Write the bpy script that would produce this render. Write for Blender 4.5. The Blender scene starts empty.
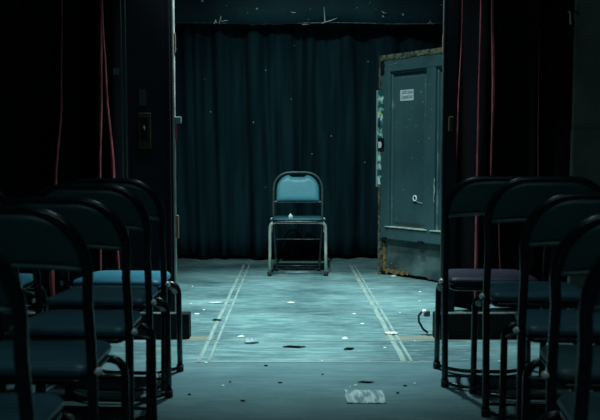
import bpy, bmesh, math, random
from mathutils import Vector, Matrix
PI = math.pi
random.seed(7)
C = bpy.context.scene.collection
sc = bpy.context.scene

# ------------------------------------------------------------------ materials
def mat(name, col, rough=0.6, metal=0.0, col2=None, scale=8.0, lo=0.4, hi=0.6, bump=0.0,
        bscale=40.0, spec=0.5, stretch=(1, 1, 1), sheen=0.0, detail=6):
    m = bpy.data.materials.new(name); m.use_nodes = True
    nt = m.node_tree; b = nt.nodes['Principled BSDF']
    b.inputs['Base Color'].default_value = (*col, 1)
    b.inputs['Roughness'].default_value = rough
    b.inputs['Metallic'].default_value = metal
    b.inputs['Specular IOR Level'].default_value = spec
    if sheen: b.inputs['Sheen Weight'].default_value = sheen
    tc = nt.nodes.new('ShaderNodeTexCoord')
    mp = nt.nodes.new('ShaderNodeMapping'); mp.inputs['Scale'].default_value = stretch
    nt.links.new(tc.outputs['Object'], mp.inputs['Vector'])
    if col2:
        n = nt.nodes.new('ShaderNodeTexNoise'); n.inputs['Scale'].default_value = scale
        n.inputs['Detail'].default_value = detail
        r = nt.nodes.new('ShaderNodeValToRGB')
        r.color_ramp.elements[0].position = lo; r.color_ramp.elements[0].color = (*col, 1)
        r.color_ramp.elements[1].position = hi; r.color_ramp.elements[1].color = (*col2, 1)
        nt.links.new(mp.outputs[0], n.inputs['Vector'])
        nt.links.new(n.outputs['Fac'], r.inputs['Fac'])
        nt.links.new(r.outputs['Color'], b.inputs['Base Color'])
    if bump:
        n2 = nt.nodes.new('ShaderNodeTexNoise'); n2.inputs['Scale'].default_value = bscale
        n2.inputs['Detail'].default_value = 5
        bp = nt.nodes.new('ShaderNodeBump'); bp.inputs['Strength'].default_value = bump
        bp.inputs['Distance'].default_value = 0.01
        nt.links.new(mp.outputs[0], n2.inputs['Vector'])
        nt.links.new(n2.outputs['Fac'], bp.inputs['Height'])
        nt.links.new(bp.outputs['Normal'], b.inputs['Normal'])
    return m

M = {}
M['pad'] = mat('teal_vinyl', (.11, .36, .42), .42, col2=(.14, .42, .48), scale=6, bump=.08, bscale=60)
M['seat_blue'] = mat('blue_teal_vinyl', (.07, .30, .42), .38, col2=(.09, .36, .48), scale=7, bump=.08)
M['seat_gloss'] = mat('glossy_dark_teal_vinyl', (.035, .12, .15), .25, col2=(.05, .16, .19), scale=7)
M['seat_dim'] = mat('dimmed_blue_vinyl', (.036, .12, .155), .40, col2=(.05, .145, .18), scale=7, bump=.08)  # seat blue darkened in colour where less light reaches the nearer chairs
M['seat_plum_shaded'] = mat('plum_shaded_vinyl', (.036, .026, .052), .5, col2=(.025, .020, .04), scale=9, bump=.08)  # plum seat, weaker light on this side put into its darkness
M['seat_dark'] = mat('dark_teal_vinyl', (.03, .09, .11), .5, col2=(.04, .11, .13), scale=9, bump=.08)  # nearest right seats, the dimmer light put into the teal
M['back_steel'] = mat('green_black_steel', (.030, .105, .105), .42, .0, col2=(.022, .078, .084), scale=5, bump=.03)
M['lip'] = mat('pale_lip_enamel', (.10, .21, .19), .4, col2=(.06, .14, .13), scale=12)  # rolled lip paler than the panel
M['tube'] = mat('black_enamel_tube', (.008, .014, .016), .26, .0, col2=(.012, .020, .021), scale=20)
M['tube_grey'] = mat('worn_grey_tube', (.34, .34, .29), .42, .35, col2=(.60, .58, .48), scale=25, stretch=(1, 1, .3))
M['tube_mid'] = mat('dark_grey_tube', (.06, .09, .09), .35, .4, col2=(.10, .13, .12), scale=25)
M['steel_glint'] = mat('glint_steel', (.95, 1.0, 1.0), .28, .1)  # near-white base imitates the glints on bolts and small fittings
M['plate'] = mat('dull_plate', (.16, .15, .13), .5, .5, col2=(.08, .08, .07), scale=30)
M['rubber'] = mat('black_rubber', (.01, .01, .012), .7)
M['velvet_black'] = mat('black_velvet', (.0022, .0022, .0028), .95, spec=.05, col2=(.0035, .003, .004), scale=3)
M['lit_velvet_red'] = mat('lit_red_velvet', (.27, .062, .07), .9, spec=.05, col2=(.12, .02, .024), scale=9, stretch=(3, 3, .6), sheen=.1)  # fold ridges catching light, their brightness put into the red
M['curtain'] = mat('teal_black_cloth', (.0040, .0165, .022), .9, spec=.08, col2=(.0085, .029, .035), scale=3, stretch=(5, 1, .4), bump=.15, bscale=25)
M['valance'] = mat('teal_border_cloth', (.008, .032, .042), .7, spec=.2, col2=(.013, .046, .055), scale=3, bump=.3, bscale=7)
M['hem'] = mat('pale_hem_thread', (.05, .09, .09), .7, col2=(.20, .27, .26), scale=30, lo=.5, hi=.66)
M['flat'] = mat('black_flat_paint', (.0045, .006, .010), .75, spec=.2, col2=(.008, .010, .015), scale=4)
M['pole'] = mat('worn_pole', (.62, .60, .52), .5, .1, col2=(.32, .32, .28), scale=12, stretch=(1, 1, .4))
M['track'] = mat('teal_steel_track', (.06, .10, .10), .45, .5)
M['beam'] = mat('black_beam', (.005, .007, .009), .8, spec=.2, col2=(.010, .012, .013), scale=9)
M['beam_edge'] = mat('beam_top_edge', (.30, .32, .29), .55, col2=(.10, .12, .11), scale=14, stretch=(1, 4, 1))
M['wallpaint'] = mat('grimy_green_plaster', (.030, .048, .040), .85, col2=(.058, .080, .066), scale=3.0, bump=.3, bscale=18)
M['blackwall'] = mat('black_wall', (.008, .009, .011), .9)
M['door'] = mat('teal_door_paint', (.032, .074, .080), .45, col2=(.048, .098, .102), scale=3.5, bump=.12, bscale=30, stretch=(1, 1, .5))
M['door_dark'] = mat('teal_groove', (.030, .070, .080), .6)
M['door_highlight'] = mat('lit_worn_edge', (.060, .125, .13), .45, col2=(.22, .30, .28), scale=9, lo=.55, hi=.75)  # bevel highlight put into the moulding paint, with worn patches
M['kick'] = mat('peeled_grey_teal', (.030, .052, .052), .6, col2=(.12, .165, .155), scale=4, lo=.45, hi=.7, bump=.3, bscale=15)
M['rim'] = mat('splintered_brown_rim', (.022, .022, .016), .85, col2=(.14, .13, .08), scale=30, bump=.6, bscale=60)
M['rust'] = mat('orange_rust', (.32, .17, .05), .9, col2=(.10, .06, .03), scale=60, bump=.5, bscale=80)
M['bare_and_lit'] = mat('bare_and_lit_wood', (.50, .52, .42), .6, col2=(.30, .34, .28), scale=15)
M['white'] = mat('white_paper', (.78, .80, .76), .7, col2=(.62, .66, .62), scale=12)
M['cream'] = mat('cream_paper', (.70, .68, .52), .7, col2=(.55, .52, .40), scale=12)
M['dull_white'] = mat('dirty_paper', (.33, .40, .38), .7, col2=(.16, .24, .24), scale=40, lo=.42, hi=.55, stretch=(1, .3, 1))
M['black'] = mat('matt_black', (.006, .007, .008), .8, spec=.15)
M['mark'] = mat('faded_print', (.06, .07, .08), .7)
M['green_torn'] = mat('torn_print_paper', (.01, .09, .09), .6, col2=(.55, .80, .70), scale=16, lo=.45, hi=.60)
M['yellow'] = mat('yellow_print', (.65, .45, .06), .6)
M['batten'] = mat('pale_batten', (.30, .36, .33), .6, col2=(.20, .26, .24), scale=15, stretch=(1, 1, .2))
M['redband'] = mat('red_tape', (.40, .06, .04), .6)
M['brass'] = mat('brown_block', (.22, .14, .09), .6)
M['greybox'] = mat('grey_box', (.16, .20, .20), .5)
M['box_dim'] = mat('dark_olive_box', (.035, .028, .012), .7, spec=.2)
M['card'] = mat('dark_teal_card', (.012, .034, .036), .7)
M['cable'] = mat('black_cable', (.01, .02, .018), .4)

def speck(m, scale, thr, col):
    nt = m.node_tree; N = nt.nodes; L = nt.links; b = N['Principled BSDF']
    src = b.inputs['Base Color'].links[0].from_socket
    tc = N.new('ShaderNodeTexCoord'); v = N.new('ShaderNodeTexVoronoi'); v.inputs['Scale'].default_value = scale
    L.new(tc.outputs['Object'], v.inputs['Vector'])
    a = N.new('ShaderNodeMath'); a.operation = 'LESS_THAN'; a.inputs[1].default_value = thr; L.new(v.outputs['Distance'], a.inputs[0])
    x = N.new('ShaderNodeMix'); x.data_type = 'RGBA'; L.new(a.outputs[0], x.inputs['Factor']); L.new(src, x.inputs['A'])
    x.inputs['B'].default_value = (*col, 1); L.new(x.outputs['Result'], b.inputs['Base Color'])
speck(M['curtain'], 6, .036, (.35, .42, .40)); speck(M['valance'], 7, .07, (.4, .5, .5)); speck(M['door'], 14, .05, (.30, .36, .34))

def tape_mat(name, c1, c2, thr):
    m = mat(name, c1, .6, col2=c2, scale=18, lo=thr - .12, hi=thr + .12, stretch=(2.5, .35, 1)); return m
M['tape'] = tape_mat('worn_gaffer_tape', (.19, .26, .24), (.33, .37, .31), .50)
M['tape2'] = tape_mat('worn_thin_tape', (.20, .27, .26), (.28, .34, .31), .50)

def floor_mat():
    m = bpy.data.materials.new('painted_stage_boards'); m.use_nodes = True
    nt = m.node_tree; N = nt.nodes; L = nt.links
    b = N['Principled BSDF']
    tc = N.new('ShaderNodeTexCoord')
    def noise(sc_, st, det=6, rough=.6, off=(0, 0, 0)):
        mp = N.new('ShaderNodeMapping'); mp.inputs['Scale'].default_value = st; mp.inputs['Location'].default_value = off
        n = N.new('ShaderNodeTexNoise'); n.inputs['Scale'].default_value = sc_
        n.inputs['Detail'].default_value = det; n.inputs['Roughness'].default_value = rough
        L.new(tc.outputs['Object'], mp.inputs['Vector']); L.new(mp.outputs[0], n.inputs['Vector'])
        return n.outputs['Fac']
    def ramp(fac, stops):
        r = N.new('ShaderNodeValToRGB')
        while len(r.color_ramp.elements) < len(stops): r.color_ramp.elements.new(.5)
        for e, (p, c) in zip(r.color_ramp.elements, stops): e.position = p; e.color = (*c, 1)
        L.new(fac, r.inputs['Fac']); return r.outputs['Color']
    def mix(fac, a, bb):
        x = N.new('ShaderNodeMix'); x.data_type = 'RGBA'
        if isinstance(fac, float): x.inputs['Factor'].default_value = fac
        else: L.new(fac, x.inputs['Factor'])
        L.new(a, x.inputs['A']); L.new(bb, x.inputs['B']); return x.outputs['Result']
    base = ramp(noise(1.6, (.7, 1.6, 1), 7), [(.36, (.045, .105, .112)), (.50, (.13, .225, .225)), (.63, (.27, .385, .365))])
    strk = ramp(noise(5, (1.0, 6.5, 1), 8, .65, (3, 1, 0)), [(.38, (.045, .105, .115)), (.50, (.13, .225, .228)), (.64, (.33, .46, .44))])
    col = mix(.6, base, strk)
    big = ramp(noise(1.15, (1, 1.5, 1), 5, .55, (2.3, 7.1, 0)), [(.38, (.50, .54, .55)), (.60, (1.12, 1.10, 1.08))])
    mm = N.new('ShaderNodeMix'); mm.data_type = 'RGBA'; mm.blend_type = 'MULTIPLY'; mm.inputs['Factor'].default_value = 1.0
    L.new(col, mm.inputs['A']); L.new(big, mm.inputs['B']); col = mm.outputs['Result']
    # pale scuffs
    sfac = ramp(noise(9, (1.3, 5, 1), 8, .7, (9, 2, 0)), [(.57, (0, 0, 0)), (.64, (1, 1, 1))])
    pale = N.new('ShaderNodeRGB'); pale.outputs[0].default_value = (.30, .37, .33, 1)
    x = N.new('ShaderNodeMath'); x.operation = 'MULTIPLY'; x.inputs[1].default_value = .6
    L.new(sfac, x.inputs[0]); col = mix(x.outputs[0], col, pale.outputs[0])
    # smoother, bluer paint on the apron in front of y = 3.73
    sep = N.new('ShaderNodeSeparateXYZ'); L.new(tc.outputs['Object'], sep.inputs[0])
    lt = N.new('ShaderNodeMath'); lt.operation = 'LESS_THAN'; lt.inputs[1].default_value = 3.72
    L.new(sep.outputs['Y'], lt.inputs[0])
    apron = ramp(noise(3, (1, 2, 1), 7, .6, (5, 5, 0)), [(.3, (.062, .130, .142)), (.7, (.125, .215, .225))])
    fac = N.new('ShaderNodeMath'); fac.operation = 'MULTIPLY'; fac.inputs[1].default_value = .75
    L.new(lt.outputs[0], fac.inputs[0]); col = mix(fac.outputs[0], col, apron)
    # rusty stain along the seam at y = 4.2 near both beams
    def band(y0, w):
        s = N.new('ShaderNodeMath'); s.operation = 'SUBTRACT'; s.inputs[1].default_value = y0; L.new(sep.outputs['Y'], s.inputs[0])
        a = N.new('ShaderNodeMath'); a.operation = 'ABSOLUTE'; L.new(s.outputs[0], a.inputs[0])
        d = N.new('ShaderNodeMath'); d.operation = 'DIVIDE'; d.inputs[1].default_value = w; L.new(a.outputs[0], d.inputs[0])
        i = N.new('ShaderNodeMath'); i.operation = 'SUBTRACT'; i.inputs[0].default_value = 1; i.use_clamp = True; L.new(d.outputs[0], i.inputs[1])
        return i.outputs[0]
    ax = N.new('ShaderNodeMath'); ax.operation = 'ABSOLUTE'; L.new(sep.outputs['X'], ax.inputs[0])
    g = N.new('ShaderNodeMath'); g.operation = 'GREATER_THAN'; g.inputs[1].default_value = .46; L.new(ax.outputs[0], g.inputs[0])
    rr = N.new('ShaderNodeMath'); rr.operation = 'MULTIPLY'; L.new(band(4.22, .07), rr.inputs[0]); L.new(g.outputs[0], rr.inputs[1])
    r2 = N.new('ShaderNodeMath'); r2.operation = 'MULTIPLY'; L.new(rr.outputs[0], r2.inputs[0]); r2.inputs[1].default_value = .8
    rust = N.new('ShaderNodeRGB'); rust.outputs[0].default_value = (.30, .22, .13, 1)
    col = mix(r2.outputs[0], col, rust.outputs[0])
    # dirt specks
    v = N.new('ShaderNodeTexVoronoi'); v.inputs['Scale'].default_value = 9; L.new(tc.outputs['Object'], v.inputs['Vector'])
    sp = N.new('ShaderNodeMath'); sp.operation = 'LESS_THAN'; sp.inputs[1].default_value = .045; L.new(v.outputs['Distance'], sp.inputs[0])
    dk = N.new('ShaderNodeRGB'); dk.outputs[0].default_value = (.04, .06, .06, 1)
    s3 = N.new('ShaderNodeMath'); s3.operation = 'MULTIPLY'; s3.inputs[1].default_value = .5; L.new(sp.outputs[0], s3.inputs[0])
    col = mix(s3.outputs[0], col, dk.outputs[0])
    L.new(col, b.inputs['Base Color'])
    b.inputs['Roughness'].default_value = .55
    bp = N.new('ShaderNodeBump'); bp.inputs['Strength'].default_value = .25; bp.inputs['Distance'].default_value = .01
    L.new(noise(14, (1, 4, 1), 8), bp.inputs['Height']); L.new(bp.outputs[0], b.inputs['Normal'])
    return m
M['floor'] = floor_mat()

# ------------------------------------------------------------------ helpers
def obj(name, bm, m, parent=None, smooth=True, bevel=0.0, subsurf=0):
    bmesh.ops.recalc_face_normals(bm, faces=bm.faces)
    me = bpy.data.meshes.new(name); bm.to_mesh(me); bm.free()
    if smooth:
        for p in me.polygons: p.use_smooth = True
    me.materials.append(M[m] if isinstance(m, str) else m)
    o = bpy.data.objects.new(name, me); C.objects.link(o)
    if parent: o.parent = parent
    if bevel:
        md = o.modifiers.new('bevel', 'BEVEL'); md.width = bevel; md.segments = 2; md.limit_method = 'ANGLE'
        for p in me.polygons: p.use_smooth = False
    if subsurf:
        md = o.modifiers.new('sub', 'SUBSURF'); md.levels = subsurf; md.render_levels = subsurf
    return o

def tag(o, label=None, cat=None, group=None, kind=None):
    if label: o['label'] = label
    if cat: o['category'] = cat
    if group: o['group'] = group
    if kind: o['kind'] = kind
    return o

def thing(name, loc, rz, label, cat, group=None):
    o = bpy.data.objects.new(name, None); C.objects.link(o); o.empty_display_size = .1
    o.location = loc; o.rotation_euler = (0, 0, rz)
    return tag(o, label, cat, group)

def add_box(bm, x0, x1, y0, y1, z0, z1):
    vs = [bm.verts.new((x, y, z)) for z in (z0, z1) for y in (y0, y1) for x in (x0, x1)]
    for f in ((0, 2, 3, 1), (4, 5, 7, 6), (0, 1, 5, 4), (2, 6, 7, 3), (0, 4, 6, 2), (1, 3, 7, 5)):
        bm.faces.new([vs[i] for i in f])
def box(*a):
    bm = bmesh.new(); add_box(bm, *a); return bm

def add_tube(bm, pts, r, seg=10, closed=False, flat=1.0):
    pts = [Vector(p) for p in pts]; n = len(pts); rings = []
    up = None
    for i, p in enumerate(pts):
        if closed: t = (pts[(i + 1) % n] - pts[i - 1]).normalized()
        else: t = (pts[min(i + 1, n - 1)] - pts[max(i - 1, 0)]).normalized()
        if up is None:
            up = Vector((0, 0, 1)) if abs(t.z) < .8 else Vector((0, 1, 0))
        u = (up - t * up.dot(t)).normalized(); up = u; w = t.cross(u)
        rr = r[i] if isinstance(r, (list, tuple)) else r
        rings.append([bm.verts.new(p + u * math.cos(2 * PI * k / seg) * rr * flat + w * math.sin(2 * PI * k / seg) * rr) for k in range(seg)])
    m = n if closed else n - 1
    for i in range(m):
        a, b = rings[i], rings[(i + 1) % n]
        for k in range(seg): bm.faces.new((a[k], a[(k + 1) % seg], b[(k + 1) % seg], b[k]))
    if not closed:
        bm.faces.new(rings[0][::-1]); bm.faces.new(rings[-1])
def tube(pts, r, **k):
    bm = bmesh.new(); add_tube(bm, pts, r, **k); return bm

def corner(p0, p1, p2, rad, n=6):
    """rounded corner points at p1"""
    p0, p1, p2 = Vector(p0), Vector(p1), Vector(p2)
    a = p1 + (p0 - p1).normalized() * rad; b = p1 + (p2 - p1).normalized() * rad
    return [tuple(a * (1 - t) ** 2 + p1 * 2 * t * (1 - t) + b * t * t) for t in [i / n for i in range(n + 1)]]

def dome(bm, c, axis, r, h, seg=12):
    axis = Vector(axis).normalized(); c = Vector(c)
    u = axis.orthogonal().normalized(); w = axis.cross(u); rings = []
    for j in range(4):
        a = j / 4 * PI / 2
        rings.append([bm.verts.new(c + (u * math.cos(2 * PI * k / seg) + w * math.sin(2 * PI * k / seg)) * r * math.cos(a) + axis * h * math.sin(a)) for k in range(seg)])
    top = bm.verts.new(c + axis * h)
    for j in range(3):
        for k in range(seg): bm.faces.new((rings[j][k], rings[j][(k + 1) % seg], rings[j + 1][(k + 1) % seg], rings[j + 1][k]))
    for k in range(seg): bm.faces.new((rings[3][k], rings[3][(k + 1) % seg], top))
    bm.faces.new(rings[0][::-1])

def copy_tree(o, parent=None):
    c = o.copy(); C.objects.link(c)
    if parent: c.parent = parent
    for ch in o.children: copy_tree(ch, c)
    return c

# ------------------------------------------------------------------ chairs (sitter faces +Y, origin on the floor between the feet)
def lean(z):
    """y of the back tube at height z"""
    if z < .45: return -.145 - .005 * z / .45
    return -.15 - .075 * ((z - .45) / .41) ** 1.15

def arch_pts(w0, w1, rx, rz, top, zfoot=.016, xf=None):
    pts = []
    xf = xf if xf is not None else w0
    for z in (zfoot, .12, .25, .38, .45, .55, .62): 
        x = xf + (w0 - xf) * min(1, (z - zfoot) / .44)
        pts.append((x, lean(z), z))
    z1 = top - rz
    if z1 > .66: pts.append((w1, lean(z1), z1))
    for k in range(1, 9):
        a = k / 8 * PI / 2
        e = .88
        z = z1 + rz * (math.sin(a) ** e); x = w1 - rx + rx * (math.cos(a) ** e if k < 8 else 0)
        pts.append((x, lean(z), z))
    for x in (.03, 0.0): pts.append((x, lean(top), top))
    full = pts + [(-x, y, z) for (x, y, z) in reversed(pts[:-1])]
    return full

def seat_bm(hw, y0, y1, z0, z1, crown=.012, r=.05, taper=0.0):
    """rounded cushion"""
    bm = bmesh.new(); outline = []
    for cx, cy, a0 in ((hw - r, y1 - r, 0), (-hw + r, y1 - r, 90), (-hw + r * .6, y0 + r * .6, 180), (hw - r * .6, y0 + r * .6, 270)):
        rr = r if cy > 0 else r * .6
        for k in range(7):
            a = math.radians(a0 + k * 15); outline.append((cx + rr * math.cos(a), cy + rr * math.sin(a)))
    outline = [(x * (1 - taper / hw * (y - y0) / (y1 - y0)), y) for x, y in outline]
    cx, cy = 0, (y0 + y1) / 2
    layers = [(.93, z0), (.985, z0 + .006), (1.0, (z0 + z1) / 2), (.985, z1 - .007), (.95, z1), (.8, z1 + crown * .5), (.5, z1 + crown * .9), (.2, z1 + crown)]
    rings = [[bm.verts.new((cx + (x - cx) * s, cy + (y - cy) * s, z)) for x, y in outline] for s, z in layers]
    n = len(outline)
    for a, b in zip(rings, rings[1:]):
        for k in range(n): bm.faces.new((a[k], a[(k + 1) % n], b[(k + 1) % n], b[k]))
    bm.faces.new(rings[0][::-1]); bm.faces.new(rings[-1])
    return bm

def steel_back(w, top, bottom, rx, rz):
    """sheet steel back panel curved and set inside the arch, rolled lower lip"""
    bm = bmesh.new(); cols = 24; rows = 7; F = []
    for layer in (0, 1):
        grid = []
        for i in range(cols + 1):
            x = -w + 2 * w * i / cols
            ax = abs(x)
            if ax <= w - rx: zt = top
            else:
                q = min(1, (ax - (w - rx)) / rx); zt = top - rz + rz * math.sqrt(max(0, 1 - q ** 2.2))
            zb = bottom - .012 * (ax / w) ** 2
            zt = max(zt, zb + .01); col = []
            for j in range(rows + 1):
                z = zb + (zt - zb) * j / rows
                bow = -.020 * (1 - (x / w) ** 2)
                col.append(bm.verts.new((x, lean(z) + bow + .004 + (.006 if layer else 0), z)))
            grid.append(col)
        for i in range(cols):
            for j in range(rows): bm.faces.new((grid[i][j], grid[i + 1][j], grid[i + 1][j + 1], grid[i][j + 1]))
        F.append(grid)
    A, B = F
    for i in range(cols):
        bm.faces.new((A[i][0], A[i + 1][0], B[i + 1][0], B[i][0])); bm.faces.new((A[i][rows], B[i][rows], B[i + 1][rows], A[i + 1][rows]))
    for j in range(rows):
        bm.faces.new((A[0][j], B[0][j], B[0][j + 1], A[0][j + 1])); bm.faces.new((A[cols][j], A[cols][j + 1], B[cols][j + 1], B[cols][j]))
    return bm
def back_lip(w, bottom):
    bm = bmesh.new()
    add_tube(bm, [(x, lean(bottom) - .020 * (1 - (x / w) ** 2) + .002, bottom - .012 * (abs(x) / w) ** 2 - .002) for x in [(-w + 2 * w * i / 20) * .99 for i in range(21)]], .0065, seg=8)
    return bm

def pad_back(w, top, bottom, rx, rz):
    """upholstered back: arched outline with a scooped middle, domed front"""
    pts = []
    N_ = 40
    for i in range(N_ + 1):
        x = -w + 2 * w * i / N_; ax = abs(x)
        if ax <= w - rx: zt = top
        else:
            q = (ax - (w - rx)) / rx; zt = top - rz + rz * math.sqrt(max(0, 1 - q * q))
        s = max(0, 1 - (ax / .078) ** 2); zt -= .020 * min(1, s * 1.7)
        pts.append((x, max(zt, bottom + .02)))
    bm = bmesh.new(); rows = 12; front = []; back = []
    for x, zt in pts:
        f = []; b = []
        for j in range(rows + 1):
            t = j / rows; z = bottom + (zt - bottom) * t
            ex = min(1, (w - abs(x)) / .03); ez = min(1, min(t, 1 - t) * (zt - bottom) / .028)
            dpt = .024 * (max(0, ex) * max(0, ez)) ** .45
            f.append(bm.verts.new((x, lean(z) + .004 + dpt, z))); b.append(bm.verts.new((x, lean(z) - .006, z)))
        front.append(f); back.append(b)
    n = len(pts) - 1
    for G in (front, back):
        for i in range(n):
            for j in range(rows): bm.faces.new((G[i][j], G[i + 1][j], G[i + 1][j + 1], G[i][j + 1]))
    for i in range(n):
        for j in (0, rows): bm.faces.new((front[i][j], front[i + 1][j], back[i + 1][j], back[i][j]))
    for j in range(rows):
        for i in (0, n): bm.faces.new((front[i][j], front[i][j + 1], back[i][j + 1], back[i][j]))
    return bm

def bow_bar(xf, y, bow, z=.016):
    """floor bar between two feet, bowing towards the back of the chair"""
    half = [(xf, y, z), (xf - .015, y - bow * .25, z), (xf - .05, y - bow * .65, z), (xf - .10, y - bow * .93, z), (xf - .14, y - bow, z)]
    return half + [(-x, yy, zz) for x, yy, zz in reversed(half)]

def frame_parts(t, ft, lt, w0, w1, rx, rz, top, rear_x, r=.0135, bow=.10, legx=.225, ztop=.437):
    obj('back_frame', tube(arch_pts(w0, w1, rx, rz, top, xf=rear_x), r, seg=12), ft, t)
    a = (legx, .145, .014); b = (legx - .004, .150, ztop); c = (-legx + .004, .150, ztop); d = (-legx, .145, .014)
    pts = [a, (legx - .002, .147, .2)] + corner(a, b, c, .05) + corner(b, c, d, .05) + [(-legx + .002, .147, .2), d]
    obj('front_leg_frame', tube(pts, .0125, seg=12), lt, t)
    obj('front_floor_bar', tube(bow_bar(legx - .004, .145, bow), .0085, seg=8), ft, t)
    obj('rear_floor_bar', tube(bow_bar(rear_x - .002, -.145, bow * .6), .0085, seg=8), ft, t)
    obj('rear_stretcher', tube([(-rear_x, -.145, .045), (rear_x, -.145, .045)], .006, seg=8), ft, t)
    for s in (-1, 1):
        o = obj('hinge_plate', tube([(s * (w0 + .008), -.148, .43), (s * (w0 + .010), -.02, .395), (s * (legx - .014), .130, .355)], .011, seg=8, flat=.35), 'plate', t)
        bm = bmesh.new(); dome(bm, (s * (w0 + .0135), -.150, .44), (s * .55, -.5, .65), .0125, .012)
        obj('bolt', bm, 'steel_glint', t)
        for x, y in ((s * legx, .145), (s * rear_x, -.145)):
            obj('foot_cap', tube([(x, y, 0), (x, y, .03)], .0165, seg=12), 'rubber', t)

def side_chair(name, seat, label, group, loc, rz=0, sz=1.0):
    t = thing(name, loc, rz, label, 'chair', group)
    frame_parts(t, 'tube', 'tube', .205, .212, .145, .155, .86, .200, legx=.205, ztop=.395)
    obj('back_panel', steel_back(.203, .852, .725, .140, .15), 'back_steel', t)
    obj('back_lip', back_lip(.203, .725), 'lip', t)
    obj('seat', seat_bm(.190, -.150, .160, .420, .450, .008, taper=.018), seat, t)
    obj('seat_pan', seat_bm(.186, -.145, .155, .398, .421, 0, taper=.018), 'tube', t)
    t.scale = (1, 1, sz)
    return t

GL = 'dark folding chairs filed along the left aisle'
GR = 'dark folding chairs filed along the right aisle'
def repeat(src, seat, label, group, loc, rz=0, sz=1.0):
    t = copy_tree(src); t.location = loc; t.rotation_euler = (0, 0, rz); t.scale = (1, 1, sz)
    t['label'] = label; t['group'] = group
    if seat:
        for ch in t.children:
            if ch.name.split('.')[0] == 'seat':
                ch.data = ch.data.copy(); ch.data.materials[0] = M[seat]
    return t
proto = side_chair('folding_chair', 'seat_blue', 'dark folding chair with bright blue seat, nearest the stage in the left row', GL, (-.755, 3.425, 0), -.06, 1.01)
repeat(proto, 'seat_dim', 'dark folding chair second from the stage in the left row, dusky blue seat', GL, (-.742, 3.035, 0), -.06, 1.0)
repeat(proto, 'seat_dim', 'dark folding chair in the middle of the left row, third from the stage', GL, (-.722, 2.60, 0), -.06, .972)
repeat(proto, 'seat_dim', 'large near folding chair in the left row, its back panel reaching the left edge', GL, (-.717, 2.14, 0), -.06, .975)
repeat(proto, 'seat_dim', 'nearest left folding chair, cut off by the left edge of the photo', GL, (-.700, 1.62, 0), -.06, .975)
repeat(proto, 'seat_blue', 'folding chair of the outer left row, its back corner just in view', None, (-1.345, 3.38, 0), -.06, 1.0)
repeat(proto, 'seat_plum_shaded', 'dark folding chair with plum seat darkened for weak light, nearest the stage in the right row', GR, (.820, 3.445, 0), -.07, 1.02)
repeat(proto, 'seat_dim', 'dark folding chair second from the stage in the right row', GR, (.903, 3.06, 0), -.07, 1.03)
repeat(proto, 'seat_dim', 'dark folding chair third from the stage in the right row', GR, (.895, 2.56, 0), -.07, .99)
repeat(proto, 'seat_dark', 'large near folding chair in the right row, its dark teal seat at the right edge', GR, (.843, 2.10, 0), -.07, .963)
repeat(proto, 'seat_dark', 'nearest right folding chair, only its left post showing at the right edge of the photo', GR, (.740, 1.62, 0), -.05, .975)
for o in C.objects:
    if o.get('group') is None and o.get('label') and 'group' in o.keys(): del o['group']

# centre chair
t = thing('padded_folding_chair', (-.018, 6.575, 0), PI, 'lone padded folding chair with teal vinyl back standing alone at centre stage, facing the camera', 'chair')
frame_parts(t, 'tube_mid', 'tube_grey', .206, .206, .150, .150, .832, .180, r=.0098, bow=.09, legx=.228)
obj('back_pad', pad_back(.180, .812, .588, .125, .13), 'pad', t)
obj('back_rail', box(-.203, .203, -.192, -.172, .575, .590), 'tube_mid', t, bevel=.003)
obj('back_handle', tube([(-.075, lean(.82), .803), (-.04, lean(.82), .816), (.04, lean(.82), .816), (.075, lean(.82), .803)], .007, seg=8), 'black', t)
obj('seat', seat_bm(.200, -.175, .203, .456, .467, .004), 'seat_gloss', t)
obj('seat_pan', seat_bm(.205, -.180, .208, .437, .457, 0), 'tube', t)
obj('middle_stretcher', tube([(-.185, -.14, .272), (.185, -.14, .272)], .005, seg=8), 'tube_grey', t)

# crumpled scrap on the seat
def scrap(name, m, x, y, z, sx, sy, h, rz=0, seed=0):
    rnd = random.Random(seed); bm = bmesh.new(); n = 7
    top = [bm.verts.new((math.cos(2 * PI * k / n) * sx * rnd.uniform(.75, 1.1), math.sin(2 * PI * k / n) * sy * rnd.uniform(.75, 1.1), h * rnd.uniform(.15, .4) + .001)) for k in range(n)]
    bot = [bm.verts.new((v.co.x * .98, v.co.y * .98, 0)) for v in top]
    c = bm.verts.new((rnd.uniform(-.2, .2) * sx, rnd.uniform(-.2, .2) * sy, h)); d = bm.verts.new((0, 0, 0))
    for k in range(n):
        bm.faces.new((top[k], top[(k + 1) % n], c)); bm.faces.new((bot[(k + 1) % n], bot[k], d))
        bm.faces.new((bot[k], bot[(k + 1) % n], top[(k + 1) % n], top[k]))
    o = obj(name, bm, m, smooth=False); o.location = (x, y, z); o.rotation_euler = (0, 0, rz); return o
tag(scrap('paper_scrap', 'white', -.075, 6.50, .4715, .022, .016, .034, .3, 3), 'small white crumpled scrap lying on the seat of the lone centre chair', 'scrap')

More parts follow.
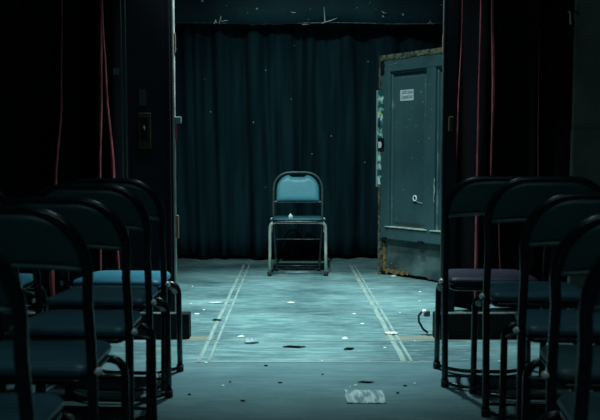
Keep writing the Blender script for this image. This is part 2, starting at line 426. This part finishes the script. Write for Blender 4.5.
# ------------------------------------------------------------------ setting
def plane(name, x0, x1, y0, y1, z, m, th=.04):
    o = obj(name, box(x0, x1, y0, y1, z - th, z), m, smooth=False); tag(o, kind='structure'); return o
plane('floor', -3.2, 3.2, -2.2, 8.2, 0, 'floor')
o = obj('ceiling', box(-3.2, 3.2, -2.2, 8.2, 4.6, 4.7), 'blackwall', smooth=False); tag(o, kind='structure')
o = obj('wall_back', box(-3.2, 3.2, 8.2, 8.3, -.04, 4.7), 'blackwall', smooth=False); tag(o, kind='structure')
o = obj('wall_front', box(-3.2, 3.2, -2.3, -2.2, -.04, 4.7), 'blackwall', smooth=False); tag(o, kind='structure')
o = obj('wall_left', box(-3.3, -3.2, -2.3, 8.3, -.04, 4.7), 'blackwall', smooth=False); tag(o, kind='structure')
o = obj('wall_right', box(3.2, 3.3, -2.3, 8.3, -.04, 4.7), 'blackwall', smooth=False); tag(o, kind='structure')
bm = box(1.575, 2.9, 4.62, 4.66, 1.12, 4.6); add_box(bm, 1.570, 2.9, 4.61, 4.66, 0, 1.12)
o = obj('wall_side', bm, 'wallpaint', smooth=False); tag(o, kind='structure')

# seams between the stage boards, as thin battens standing barely proud of the paint
def strip(name, x0, y0, x1, y1, w, m, label, cat='tape', group=None, th=.0022):
    a = Vector((x0, y0, 0)); b = Vector((x1, y1, 0)); L_ = (b - a).length
    bm = bmesh.new(); n = max(4, int(L_ / .08)); rnd = random.Random(name + str(x0)); rows = []
    for i in range(n + 1):
        j = rnd.uniform(-.06, .06) * w
        y = L_ * i / n
        rows.append([bm.verts.new((-w / 2 + j, y, th)), bm.verts.new((w / 2 + j, y, th)), bm.verts.new((w / 2 + j, y, 0)), bm.verts.new((-w / 2 + j, y, 0))])
    for p, q in zip(rows, rows[1:]):
        for k in range(4): bm.faces.new((p[k], p[(k + 1) % 4], q[(k + 1) % 4], q[k]))
    bm.faces.new(rows[0]); bm.faces.new(rows[-1][::-1])
    o = obj(name, bm, m, smooth=False); o.location = a
    o.rotation_euler = (0, 0, math.atan2(b.y - a.y, b.x - a.x) - PI / 2)
    return tag(o, label, cat, group)
G2 = 'worn marking tape on the stage floor'
strip('floor_tape', -.478, 3.73, -.500, 7.10, .020, 'tape', 'outer pale worn tape line running up the left side of the stage floor', group=G2)
strip('floor_tape', -.432, 3.73, -.452, 7.10, .014, 'tape', 'inner thin worn tape line running up the left side of the stage floor', group=G2)
strip('floor_tape', .528, 3.73, .482, 7.10, .014, 'tape', 'outer thin worn tape line running up the right side of the stage floor', group=G2)
strip('floor_tape', .492, 3.73, .446, 7.10, .026, 'tape', 'inner broad pale worn tape line running up the right side of the stage floor', group=G2)
strip('floor_tape', -.50, 3.712, .66, 3.712, .016, 'tape2', 'faint tape line crossing the floor from side to side, nearest the camera', group=G2)
strip('floor_tape', -.585, 4.150, .715, 4.150, .010, 'tape2', 'thin pale line crossing the floor between the two black beams', group=G2)

# ------------------------------------------------------------------ curtains
def curtain(name, x0, x1, y, z0, z1, amp, waves, m, label, seed=1, hemw=.0, slope=0):
    rnd = random.Random(seed); bm = bmesh.new(); n = int((x1 - x0) / .012); rows = 14
    ph = [rnd.uniform(0, 6.28) for _ in range(5)]; fr = [waves * k for k in (1, 1.73, .57, 2.9, .31)]
    am = [1, .55, .7, .22, .5]
    def Y(x, t):
        w = sum(a * math.sin(f * (x + .03 * math.sin(3 * t + p)) + p + .5 * t * math.sin(p * 3)) for a, f, p in zip(am, fr, ph))
        w = math.copysign(abs(w) ** .8, w)
        return y + amp * w * (.75 + .35 * t)
    prev = None; grid = []
    for i in range(n + 1):
        x = x0 + (x1 - x0) * i / n; col = []
        for j in range(rows + 1):
            t = j / rows; z = z1 + (z0 - z1) * t
            if j == rows: z += .012 * math.sin(waves * .8 * x + ph[1])
            col.append(bm.verts.new((x, Y(x, t), z)))
        grid.append(col)
    for i in range(n):
        for j in range(rows): bm.faces.new((grid[i][j], grid[i + 1][j], grid[i + 1][j + 1], grid[i][j + 1]))
    o = obj(name, bm, m); md = o.modifiers.new('s', 'SOLIDIFY'); md.thickness = .006; md.offset = 0
    return tag(o, label, 'curtain')
curtain('stage_curtain', -1.75, .02, 7.45, .035, 3.0, .042, 22, 'curtain', 'dark teal pleated stage curtain hanging behind the lone chair, left half of the backdrop', 4)
curtain('stage_curtain', .0, 2.1, 7.52, .035, 3.0, .040, 19, 'curtain', 'dark teal pleated stage curtain behind the panelled door, right half of the backdrop', 9)
curtain('wing_curtain', -3.1, -1.03, 4.95, .03, 3.6, .035, 20, 'velvet_black', 'black velvet wing curtain hanging left of the tall black flat, behind the strips for lit red folds', 5)
curtain('wing_curtain', .93, 1.80, 4.93, .03, 3.6, .035, 22, 'velvet_black', 'black velvet wing curtain hanging on the right between the flat and the plaster wall', 6)

def drape(path, label, seed, y0=4.80, group='strips standing for lit red velvet folds in the wings'):
    """lit ridge of a drape fold, built as its own red strip: path = [(x, z, width)], pleated closed cross-section"""
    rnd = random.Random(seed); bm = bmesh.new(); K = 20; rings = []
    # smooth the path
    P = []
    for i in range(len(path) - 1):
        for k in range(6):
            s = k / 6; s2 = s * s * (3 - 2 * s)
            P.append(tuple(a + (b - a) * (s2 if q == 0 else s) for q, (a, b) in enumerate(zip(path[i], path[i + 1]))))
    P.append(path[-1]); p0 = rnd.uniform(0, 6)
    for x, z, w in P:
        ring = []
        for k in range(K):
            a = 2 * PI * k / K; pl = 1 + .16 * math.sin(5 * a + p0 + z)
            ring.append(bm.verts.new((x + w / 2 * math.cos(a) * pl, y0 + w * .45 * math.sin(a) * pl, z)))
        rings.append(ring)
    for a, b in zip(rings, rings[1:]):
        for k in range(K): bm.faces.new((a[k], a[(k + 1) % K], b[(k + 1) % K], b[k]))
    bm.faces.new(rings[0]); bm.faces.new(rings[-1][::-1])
    return tag(obj('lit_fold_strip', bm, 'lit_velvet_red'), label, 'drape', group)
k_ = 4.8 / 4.6
def zz(z): return .97 + (z - .97) * k_
def dp(l): return [(x * k_, zz(z), w * .75) for x, z, w in l]
drape(dp([(-1.35, 2.9, .004), (-1.348, 1.85, .006), (-1.362, 1.3, .012), (-1.405, .80, .020), (-1.43, .52, .016), (-1.44, .25, .045), (-1.43, .10, .02)]), 'slender strip standing for a lit red drape fold, alone at the far left', 1)
drape(dp([(-1.12, 2.9, .010), (-1.140, 1.85, .014), (-1.150, 1.35, .024), (-1.164, .86, .016), (-1.17, .2, .012)]), 'straight strip standing for a lit red drape fold, just left of the slanting one beside the left flat', 2, 4.86)
drape(dp([(-1.165, 2.9, .006), (-1.118, 1.75, .010), (-1.105, 1.4, .016), (-1.072, .85, .026), (-1.05, .2, .020)]), 'strip standing for a lit red drape fold, slanting down towards the left black flat', 3)
drape(dp([(.94, 2.9, .005), (.920, 1.74, .008), (.904, 1.2, .013), (.892, .78, .016), (.873, .1, .022)]), 'slender strip standing for a lit red drape fold, nearest the right black flat, above the plum seat', 4)
drape(dp([(1.03, 2.9, .010), (1.026, 1.85, .012), (1.022, 1.2, .020), (1.020, .32, .024), (1.018, .1, .020)]), 'straight strip standing for the brightest lit red drape fold, above the plum seat on the right', 5)
drape(dp([(1.07, 2.9, .012), (1.090, 1.85, .020), (1.104, 1.35, .026), (1.098, .85, .012), (1.15, .55, .010), (1.17, .1, .012)]), 'widest strip standing for a lit red drape fold on the right, right of the straight one', 6)
drape(dp([(1.36, 1.7, .002), (1.362, 1.2, .005), (1.37, .75, .006), (1.44, .35, .010), (1.45, .1, .008)]), 'thread-thin strip standing for a faintly lit red drape fold, far right near the plaster wall', 7)

# valance
bm = bmesh.new(); n = 110; rows = 10; grid = []
rnd = random.Random(12)
for i in range(n + 1):
    x = -1.7 + 3.7 * i / n; col = []
    for j in range(rows + 1):
        z = 2.160 + 1.2 * j / rows
        y = 7.30 + .010 * math.sin(7 * x + 2 * j) + .012 * math.sin(3.1 * x - 1.3 * j) + rnd.uniform(-.003, .003)
        col.append(bm.verts.new((x, y, z + (.006 * math.sin(5 * x) if j == 0 else 0))))
    grid.append(col)
for i in range(n):
    for j in range(rows): bm.faces.new((grid[i][j], grid[i + 1][j], grid[i + 1][j + 1], grid[i][j + 1]))
val = obj('stage_valance', bm, 'valance'); md = val.modifiers.new('s', 'SOLIDIFY'); md.thickness = .012
tag(val, 'dark teal border cloth with pale scuffs hanging across the top of the stage', 'valance')
obj('hem', tube([(-1.7 + 3.7 * i / 60, 7.293, 2.161 + .006 * math.sin(5 * (-1.7 + 3.7 * i / 60))) for i in range(61)], .0055, seg=6), 'hem', val)
# scuffs: torn threads standing off the cloth
def px(u, v, D=7.27):
    th = math.atan(54 / 800); c, s = math.cos(th), math.sin(th)
    d = (u - 300, 800 * c + (210 - v) * s, -800 * s + (210 - v) * c); q = D / d[1]
    return (d[0] * q, .97 + d[2] * q)
sc_list = [[(214, 24), (216, 20), (217, 23)], [(219, 24), (221, 16), (222, 22)], [(221, 21.5), (225, 20.5), (228, 20.5)],
           [(291, 12), (294, 12.8), (296, 12.4)], [(322, 23.5), (325, 22), (324, 7)], [(325, 22), (331, 20.5), (337, 18)],
           [(302, 24.6), (309, 24.4)], [(308, 20), (309, 19)], [(382, 11), (384, 13), (387, 13)], [(427, 24), (430, 22), (433, 24.5)],
           [(430, 20), (431, 21)], [(262, 24.6), (269, 23)], [(369, 5), (371, 1)], [(375, 9), (377, 11)], [(440, 4.5), (443, 5)],
           [(226, 5), (227, 5.6)], [(247, 12.5), (248, 13)], [(237, 18.6), (238, 19)], [(310, 8.6), (310.6, 9.2)], [(356.6, 7.6), (357.4, 8.2)], [(283, 9), (284.5, 11)],
           [(178, 2), (179, 2.6)], [(250, 25), (256, 24.6)]]
for i, s in enumerate(sc_list):
    P = [(px(u, v)[0], 7.274, px(u, v)[1]) for u, v in s]
    rr = .010 if i in (0, 2, 4, 5, 3, 8) else .006
    if len(P) == 3: r_ = [rr * .6, rr, rr * .45]
    else: r_ = [rr * .8, rr * .6]
    obj('scuff', tube(P, r_, seg=6, flat=.5), 'hem' if i in (21, 22, 11, 17) else 'greybox' if i in (12, 13, 20) else 'white', val)

# ------------------------------------------------------------------ flats, poles, beams
f = thing('scenery_flat', (-.868, 4.62, 0), 0, 'tall black scenery flat at the left of the stage opening, carrying a dim switch box', 'scenery flat')
obj('panel', box(-.115, .140, -.02, .02, 0, 3.4), 'flat', f, bevel=.003)
obj('edge_batten', box(.110, .128, -.032, -.02, 0, 3.4), 'flat', f, bevel=.002)
obj('card', box(-.050, -.008, -.027, -.020, 1.255, 1.350), 'card', f, smooth=False)
sb = obj('switch_box', box(-.052, .020, -.050, -.020, 1.01, 1.215), 'box_dim', f, bevel=.004)
obj('switch_plate', box(-.040, .008, -.054, -.050, 1.06, 1.195), 'black', sb, bevel=.002)
obj('lever', tube([(-.018, -.053, 1.14), (-.012, -.075, 1.105)], .006, seg=8), 'beam', sb)
p = thing('metal_pole', (-.713, 4.562, 0), 0, 'thin worn metal pole left of the teal curtain, with grey clamp and red tape', 'pole')
obj('pole', tube([(0, 0, 0), (0, 0, 1.2), (0, 0, 3.4)], .0072, seg=12), 'pole', p)
obj('base_plate', box(-.02, .05, -.03, .03, 0, .012), 'plate', p, bevel=.003)
obj('clamp', box(.004, .040, -.018, .018, 1.155, 1.192), 'greybox', p, bevel=.004)
obj('tape_band', box(.006, .014, -.014, .0, 1.06, 1.155), 'redband', p, smooth=False)
obj('hinge', box(.006, .020, -.012, .008, .500, .632), 'brass', p, bevel=.002)
obj('hinge', box(.003, .012, -.012, .008, 1.55, 1.66), 'brass', p, bevel=.002)
p = thing('metal_track', (-1.002, 4.57, 0), 0, 'pair of thin upright steel tracks at the outer edge of the left black flat', 'track')
obj('track_rod', tube([(-.008, 0, 0), (-.008, 0, 3.4)], .0045, seg=8), 'track', p)
obj('track_rod', tube([(.016, 0, 0), (.016, 0, 3.4)], .0045, seg=8), 'track', p)
obj('track_foot', box(-.02, .024, -.02, .02, 0, .01), 'plate', p, bevel=.002)
obj('bracket', box(-.056, -.022, -.008, .012, 1.43, 1.465), 'track', p, bevel=.002)
obj('bracket_arm', box(-.03, -.008, -.003, .006, 1.44, 1.455), 'track', p, smooth=False)
f = thing('scenery_flat', (.862, 4.64, 0), 0, 'narrow black scenery flat at the right of the stage opening, beside the panelled door', 'scenery flat')
obj('panel', box(-.040, .040, -.02, .02, 0, 3.4), 'flat', f, bevel=.003)
obj('bracket_box', box(-.010, .016, -.045, -.020, 1.11, 1.195), 'box_dim', f, bevel=.003)
p = thing('metal_pole', (.813, 4.585, 0), 0, 'thin dark metal pole at the right edge of the stage opening, beside the panelled door', 'pole')
obj('pole', tube([(0, 0, 0), (0, 0, 1.2), (0, 0, 3.4)], .004, seg=12), 'tube_mid', p)
obj('base_plate', box(-.03, .01, -.03, .03, 0, .012), 'plate', p, bevel=.003)
obj('hinge', box(-.006, -.003, -.008, .006, 1.55, 1.66), 'brass', p, bevel=.002)

def beam(x0, x1, label):
    b = thing('floor_beam', ((x0 + x1) / 2, 4.22, 0), 0, label, 'beam', None); h = (x1 - x0) / 2
    obj('beam_body', box(-h, h, -.03, .05, 0, .134), 'beam', b, bevel=.003)
    obj('top_edge', box(-h + .055, h - .055, -.03, -.018, .134, .140), 'beam_edge', b, smooth=False)
    return b
beam(-2.6, -.588, 'low black beam lying on the floor behind the legs of the left chairs')
beam(.715, 2.6, 'low black beam lying on the floor behind the legs of the right chairs')

c = thing('cable_clamp', (.705, 4.30, 0), 0, 'black cable loop and steel clamp hanging off the end of the right floor beam', 'cable')
cp = [(-.008, .01, .008), (-.035, .005, .03), (-.058, 0, .07), (-.060, 0, .105), (-.040, 0, .128), (-.018, 0, .118), (-.012, 0, .10)]
cp2 = []
for i in range(len(cp) - 1):
    for k in range(4):
        s = k / 4; cp2.append(tuple(a + (b - a) * s for a, b in zip(cp[i], cp[i + 1])))
cp2.append(cp[-1])
obj('cable', tube(cp2, .0062, seg=8), 'cable', c)
bm = bmesh.new(); add_box(bm, -.032, .000, -.015, .015, .100, .135); obj('clamp', bm, 'greybox', c, bevel=.005)
bm = bmesh.new(); dome(bm, (-.030, -.004, .128), (-.3, -.5, .8), .014, .012); obj('bolt', bm, 'steel_glint', c)

# hanging hook near the plaster wall
h = thing('wall_hook', (1.525, 4.575, 1.71), 0, 'tiny pale steel hook high up beside the plaster wall at the right', 'hook')
obj('rod', tube([(0, .034, .078), (0, .01, .07), (0, 0, .02), (-.004, -.01, 0), (.004, -.016, .01)], .0042, seg=8), 'greybox', h)
obj('mount', box(-.006, .06, .038, .046, .074, .082), 'beam', h, smooth=False)

# ------------------------------------------------------------------ panelled door (a free-standing scenery door, turned towards the left)
d = thing('panelled_door', (.676, 6.555, 0), math.atan2(-.777, .63), 'tall teal panelled door standing at an angle on the right of the stage, rusty at the foot', 'door')
W = 1.09; H = 1.775
bm = bmesh.new()
add_box(bm, .02, .115, -.045, .02, .30, 1.735)          # left stile
add_box(bm, .985, W, -.045, .02, .30, 1.735)            # right stile
add_box(bm, .505, .595, -.045, .02, .395, 1.64)         # mullion
obj('stile', bm, 'door', d, bevel=.006)
obj('top_rail', box(.115, .985, -.045, .02, 1.64, 1.735), 'door', d, bevel=.005)
obj('bottom_rail', box(.115, .985, -.050, .02, .30, .395), 'door', d, bevel=.006)
for x0, x1 in ((.115, .505), (.595, .985)):
    pn = obj('panel', box(x0, x1, .004, .016, .395, 1.64), 'door', d, smooth=False)
    bm = bmesh.new()      # raised field with sloping margins
    a = [(x0 + .028, z) for z in (.43, 1.60)]
    xs = (x0 + .028, x1 - .028); zs = (.425, 1.60)
    o4 = [bm.verts.new((x, .004, z)) for x, z in ((xs[0], zs[0]), (xs[1], zs[0]), (xs[1], zs[1]), (xs[0], zs[1]))]
    i4 = [bm.verts.new((x, -.010, z)) for x, z in ((xs[0] + .014, zs[0] + .02), (xs[1] - .014, zs[0] + .02), (xs[1] - .014, zs[1] - .02), (xs[0] + .014, zs[1] - .02))]
    for k in range(4): bm.faces.new((o4[k], o4[(k + 1) % 4], i4[(k + 1) % 4], i4[k]))
    bm.faces.new(i4); bm.faces.new(o4[::-1])
    obj('raised_field', bm, 'door', pn, smooth=False)
    bm = bmesh.new()
    for (ax0, ax1, az0, az1) in ((x0, x0 + .012, .395, 1.64), (x1 - .012, x1, .395, 1.64), (x0, x1, 1.628, 1.64)):
        add_box(bm, ax0, ax1, -.018, .006, az0, az1)
    obj('moulding', bm, 'door_highlight', pn, bevel=.004)
    o = obj('sill_moulding', box(x0 - .03, x1 + .03, -.062, -.0, .397, .405), 'bare_and_lit', pn, bevel=.003)  # pale colour stands for the highlight along the ledge
# kick board with ragged lower edge
bm = bmesh.new(); n = 46; F0 = []; F1 = []
rnd = random.Random(3)
for i in range(n + 1):
    x = .03 + (W - .03) * i / n
    zb = .012 + (.012 if .22 < x < .5 else 0) + rnd.uniform(0, .008)
    if x < .05: zb = 0
    F0.append((bm.verts.new((x, -.002, zb)), bm.verts.new((x, -.002, .30)))); F1.append((bm.verts.new((x, .012, zb)), bm.verts.new((x, .012, .30))))
for i in range(n):
    bm.faces.new((F0[i][0], F0[i + 1][0], F0[i + 1][1], F0[i][1])); bm.faces.new((F1[i][0], F1[i][1], F1[i + 1][1], F1[i + 1][0]))
    bm.faces.new((F0[i][0], F1[i][0], F1[i + 1][0], F0[i + 1][0])); bm.faces.new((F0[i][1], F0[i + 1][1], F1[i + 1][1], F1[i][1]))
for i in (0, n): bm.faces.new((F0[i][0], F0[i][1], F1[i][1], F1[i][0]))
kb = obj('kick_board', bm, 'kick', d, smooth=False)
def ragged(x0, x1, z0, z1, y0, y1, m, seed, parent, name, vertical=False, j=.008):
    rnd = random.Random(seed); bm = bmesh.new(); n = int(max(x1 - x0, z1 - z0) / .02); R = []
    for i in range(n + 1):
        s = i / n; a, b = rnd.uniform(-j, j), rnd.uniform(-j * .4, j * .4)
        if vertical: q = [(x0 + b, z0 + (z1 - z0) * s), (x1 + a, z0 + (z1 - z0) * s)]
        else: q = [(x0 + (x1 - x0) * s, z0 + a), (x0 + (x1 - x0) * s, z1 + b)]
        R.append([bm.verts.new((q[0][0], y0, q[0][1])), bm.verts.new((q[1][0], y0, q[1][1])), bm.verts.new((q[1][0], y1, q[1][1])), bm.verts.new((q[0][0], y1, q[0][1]))])
    for p_, q_ in zip(R, R[1:]):
        for k in range(4): bm.faces.new((p_[k], p_[(k + 1) % 4], q_[(k + 1) % 4], q_[k]))
    bm.faces.new(R[0]); bm.faces.new(R[-1][::-1])
    return obj(name, bm, m, parent, smooth=False)
ragged(.0, W, 1.735, H, -.052, .026, 'rim', 1, d, 'top_rim', j=.006)
ragged(.0, .020, 0.0, 1.735, -.050, .026, 'rim', 2, d, 'side_rim', vertical=True, j=.004)
ragged(.02, .30, .018, .050, -.010, -.002, 'rust', 4, d, 'rust_crust', j=.012)
ragged(.02, .045, .05, .26, -.010, -.002, 'rust', 5, d, 'rust_crust', vertical=True, j=.008)
obj('foot_block', box(-.004, .05, -.03, .04, 0, .030), 'black', d, bevel=.004)
bm = bmesh.new()
for k in range(14):
    x = rnd.uniform(.03, .26); z = rnd.uniform(.05, .10)
    add_box(bm, x, x + rnd.uniform(.005, .014), -.006, -.002, z, z + rnd.uniform(.004, .012))
obj('rust_flakes', bm, 'rust', d, smooth=False)
# pale batten and torn posters on the leading edge
bt = obj('edge_batten', box(-.017, -.006, -.060, .0, .720, 1.500), 'batten', d, bevel=.002)
ragged(-.005, .052, 1.02, 1.50, -.056, -.050, 'green_torn', 8, d, 'torn_poster', vertical=True, j=.010)
ragged(-.005, .030, .74, 1.00, -.056, -.050, 'green_torn', 9, d, 'torn_poster', vertical=True, j=.010)
ragged(.004, .066, 1.02, 1.115, -.060, -.056, 'black', 10, d, 'black_scrap', vertical=True, j=.008)
ragged(.012, .040, 1.035, 1.085, -.063, -.060, 'white', 11, d, 'white_scrap', vertical=True, j=.008)
ragged(.020, .036, 1.30, 1.33, -.061, -.056, 'yellow', 12, d, 'yellow_scrap', j=.004)
ragged(.008, .022, 1.20, 1.28, -.060, -.056, 'black', 13, d, 'black_scrap', vertical=True, j=.006)
ragged(.020, .06, 1.62, 1.735, -.0515, -.045, 'black', 14, d, 'dark_chip', vertical=True, j=.01)
# notice with two worn lines of print
nt_ = obj('notice', box(.205, .345, -.0135, -.010, 1.405, 1.490), 'dull_white', d, smooth=False)
nt_.data.materials[0] = mat('worn_white_notice', (.66, .72, .72), .6, col2=(.48, .54, .55), scale=40)
bm = bmesh.new(); rnd = random.Random(21)
for z0, z1 in ((1.458, 1.478), (1.420, 1.442)):
    x = .226
    while x < .328:
        w = rnd.uniform(.009, .013); k = rnd.randrange(4)
        add_box(bm, x, x + .003, -.0145, -.0135, z0, z1)
        if k != 1: add_box(bm, x + w - .003, x + w, -.0145, -.0135, z0, z1)
        if k != 2: add_box(bm, x, x + w, -.0145, -.0135, z1 - .003, z1)
        if k in (0, 2): add_box(bm, x, x + w, -.0145, -.0135, (z0 + z1) / 2 - .0015, (z0 + z1) / 2 + .0015)
        if k in (1, 3): add_box(bm, x, x + w, -.0145, -.0135, z0, z0 + .003)
        x += w + .005
obj('print', bm, 'mark', nt_, smooth=False)
obj('print_rule', box(.226, .345, -.0147, -.0135, 1.446, 1.452), 'white', nt_, smooth=False)
# chalk scribble top-left
pts = [(.095 + .010 * i, -.046, 1.690 + .004 * math.sin(i * 2.3) + .0012 * i) for i in range(11)]
obj('chalk_scribble', tube(pts, .0022, seg=6), 'dull_white', d)
# latch ring with dark drip and twig of wire
lt_ = obj('latch_ring', tube([(.375 + .017 * math.cos(a), -.018, .640 + .021 * math.sin(a)) for a in [i / 12 * 2 * PI for i in range(12)]], .005, seg=8, closed=True), 'steel_glint', d)
obj('latch_plate', box(.357, .393, -.014, -.010, .600, .640), 'black', lt_, bevel=.002)
obj('wire', tube([(.39, -.016, .615), (.43, -.016, .606), (.455, -.016, .604)], .0028, seg=6), 'bare_and_lit', lt_)
# chips in the paint
bm = bmesh.new(); rnd = random.Random(5)
for x, z in ((.30, 1.25), (.42, 1.46), (.44, 1.38), (.46, 1.28), (.37, 1.20), (.40, 1.08), (.27, 1.19), (.33, .95), (.44, .86), (.54, 1.1), (.56, 1.32), (.24, .70)):
    yy = -.0105 if x < .47 else -.046
    add_box(bm, x, x + rnd.uniform(.004, .008), yy - .0006, yy + .001, z, z + rnd.uniform(.004, .010))
obj('paint_chips', bm, 'bare_and_lit', d, smooth=False)
ragged(.596, .602, .62, .80, -.0485, -.045, 'bare_and_lit', 30, d, 'paint_chips', vertical=True, j=.004)
bm = bmesh.new()
add_box(bm, .45, .50, -.064, -.050, .294, .312); add_box(bm, .06, .10, -.060, -.045, .298, .312)
obj('rail_bracket', bm, 'black', d, smooth=False)

# ------------------------------------------------------------------ litter on the floor
GP = 'white paper flecks scattered on the stage floor'
flecks = [(-.716, 5.202, .018), (-.634, 4.868, .026), (-.606, 4.996, .014), (.332, 4.868, .022), (.359, 4.575, .020),
          (-.325, 3.324, .012), (-.441, 3.70, .012), (.104, 3.737, .011), (.49, 3.354, .009), (.235, 3.33, .011),
          (.21, 3.30, .008), (.858, 5.666, .016), (.80, 5.3, .014), (.62, 4.9, .012), (-.80, 5.9, .012), (.43, 3.995, .014), (.60, 4.14, .008), (-.67, 3.30, .006)]
for i, (x, y, s) in enumerate(flecks):
    tag(scrap('paper_fleck', 'white' if i % 3 else 'cream', x, y, .0, s * .8, s * .65, .006, i, 40 + i), 'tiny pale paper fleck lying on the teal stage floor', 'fleck', GP)
tag(scrap('paper_strip', 'white', -.560, 5.237, .0025, .055, .018, .007, .02, 61), 'long white paper strip lying across the left tape line', 'paper')
tag(scrap('paper_scrap', 'cream', -.06, 5.237, 0, .027, .026, .010, .1, 62), 'cream paper scrap lying in front of the lone chair', 'scrap')
tag(scrap('paper_scrap', 'cream', .497, 4.314, .0025, .042, .035, .012, .1, 63), 'cream paper scrap lying on the right tape line', 'scrap')
tag(scrap('paper_scrap', 'cream', .755, 6.40, 0, .028, .03, .014, .1, 64), 'cream paper scrap lying at the rusty foot of the panelled door', 'scrap')
tag(scrap('paper_scrap', 'dull_white', -.255, 4.12, .0025, .045, .045, .022, .4, 65), 'crumpled greyish paper on the thin line left of centre floor', 'scrap')
tag(scrap('paper_scrap', 'cream', -.315, 4.24, 0, .025, .02, .012, .4, 66), 'small yellowish paper scrap just behind the crumpled greyish one', 'scrap')
tag(scrap('paper_scrap', 'dull_white', .955, 3.72, 0, .028, .02, .010, .4, 68), 'pale paper scrap on the floor beneath the right chairs', 'scrap')
bm = bmesh.new(); dome(bm, (0, 0, 0), (0, 0, 1), .020, .016); o = obj('white_cap', bm, 'white'); o.location = (.238, 4.172, 0)
tag(o, 'small domed white cap standing on the floor at the thin line right of centre', 'cap')
def twig(x, y, L_, r, rz, label):
    bm = tube([(-L_ / 2, 0, r), (-L_ / 5, .004, r * 1.2), (L_ / 5, -.003, r * 1.1), (L_ / 2, .004, r)], [r * .5, r, r, r * .4], seg=6)
    o = obj('dark_splinter', bm, 'black'); o.location = (x, y, 0); o.rotation_euler = (0, 0, rz); tag(o, label, 'splinter')
twig(-.03, 3.995, .115, .006, 0, 'longest dark splinter lying on the floor between the two cross lines, centre')
twig(.246, 3.953, .055, .006, .3, 'short dark splinter lying right of centre between the two cross lines')
twig(-.489, 4.659, .055, .006, 0, 'dark splinter lying on the left tape line')
twig(.283, 3.369, .07, .004, 0, 'dark splinter lying just behind the striped pale sheet in the foreground')
GD = 'dark dirt crumbs on the floor near the camera'
for i, (x, y, s) in enumerate([(-.157, 3.647, .010), (-.086, 3.369, .010), (-.226, 3.116, .011), (.444, 3.324, .010), (-.30, 3.38, .006), (.40, 3.22, .008), (-.45, 3.2, .008), (.1, 3.5, .006)]):
    tag(scrap('dirt_crumb', 'black', x, y, 0, s, s, .006, i, 80 + i), 'small dark dirt crumb on the floor near the camera', 'crumb', GD)
# striped pale sheet, foreground
bm = bmesh.new(); rows = 6; cols = 10; g = []
rnd = random.Random(17)
for i in range(cols + 1):
    col = []
    for j in range(rows + 1):
        x = -.078 + .156 * i / cols + rnd.uniform(-.002, .002); y = -.085 + .17 * j / rows + rnd.uniform(-.003, .003)
        col.append(bm.verts.new((x, y, .0025 + rnd.uniform(0, .004))))
    g.append(col)
for i in range(cols):
    for j in range(rows): bm.faces.new((g[i][j], g[i + 1][j], g[i + 1][j + 1], g[i][j + 1]))
o = obj('paper_sheet', bm, mat('streaked_film', (.17, .25, .26), .5, col2=(.55, .64, .62), scale=16, lo=.42, hi=.6, stretch=(3, .6, 1)), smooth=False)
md = o.modifiers.new('s', 'SOLIDIFY'); md.thickness = .002; md.offset = -1
o.location = (.262, 3.165, 0); tag(o, 'pale streaked flat sheet lying on the floor in the centre foreground', 'sheet')
tag(scrap('paper_scrap', 'batten', -.630, 3.44, 0, .024, .030, .030, .2, 91), 'pale crumpled paper lying on the floor among the legs of the left chairs', 'scrap')

# ------------------------------------------------------------------ light
def spot(name, loc, target, energy, size, blend, col, rad=.12):
    l = bpy.data.lights.new(name, 'SPOT'); l.energy = energy; l.spot_size = math.radians(size); l.spot_blend = blend
    l.color = col; l.shadow_soft_size = rad
    o = bpy.data.objects.new(name, l); C.objects.link(o); o.location = loc
    o.rotation_euler = (Vector(target) - Vector(loc)).to_track_quat('-Z', 'Y').to_euler(); return o
CY = (.62, .94, 1.0)
spot('stage_spot', (0.0, 4.7, 4.2), (0, 4.85, 0), 1550, 57, 1.0, CY, .06)
spot('front_spot', (-.35, 2.9, 4.2), (.15, 6.6, 1.0), 560, 46, 1.0, CY, .06)
def area(name, loc, target, energy, sx, sy, col):
    l = bpy.data.lights.new(name, 'AREA'); l.shape = 'RECTANGLE'; l.size = sx; l.size_y = sy; l.energy = energy; l.color = col
    o = bpy.data.objects.new(name, l); C.objects.link(o); o.location = loc
    o.rotation_euler = (Vector(target) - Vector(loc)).to_track_quat('-Z', 'Y').to_euler(); return o
area('rear_fill', (0, -.8, 3.6), (0, 3.6, .4), 10, 2.4, .5, (.6, .95, 1.0))  # added fill from behind the camera for the chair backs, unseen source
area('apron_fill', (0, 3.3, 4.3), (0, 3.3, 0), 14, .6, .4, CY)  # added soft fill to brighten the near floor, unseen source
w = bpy.data.worlds.new('world'); sc.world = w; w.use_nodes = True
w.node_tree.nodes['Background'].inputs[0].default_value = (.01, .02, .025, 1); w.node_tree.nodes['Background'].inputs[1].default_value = .3

# ------------------------------------------------------------------ camera
cam = bpy.data.cameras.new('camera'); cam.lens = 48; cam.sensor_width = 36; cam.sensor_fit = 'HORIZONTAL'
co = bpy.data.objects.new('camera', cam); C.objects.link(co); co.location = (0, 0, .97)
co.rotation_euler = (PI / 2 - math.atan(54 / 800), 0, 0); sc.camera = co
cam.dof.use_dof = True; cam.dof.focus_distance = 6.4; cam.dof.aperture_fstop = 5.6
vs = sc.view_settings; vs.view_transform = 'Standard'; vs.look = 'None'; vs.gamma = 1; vs.use_curve_mapping = False; vs.exposure = 0
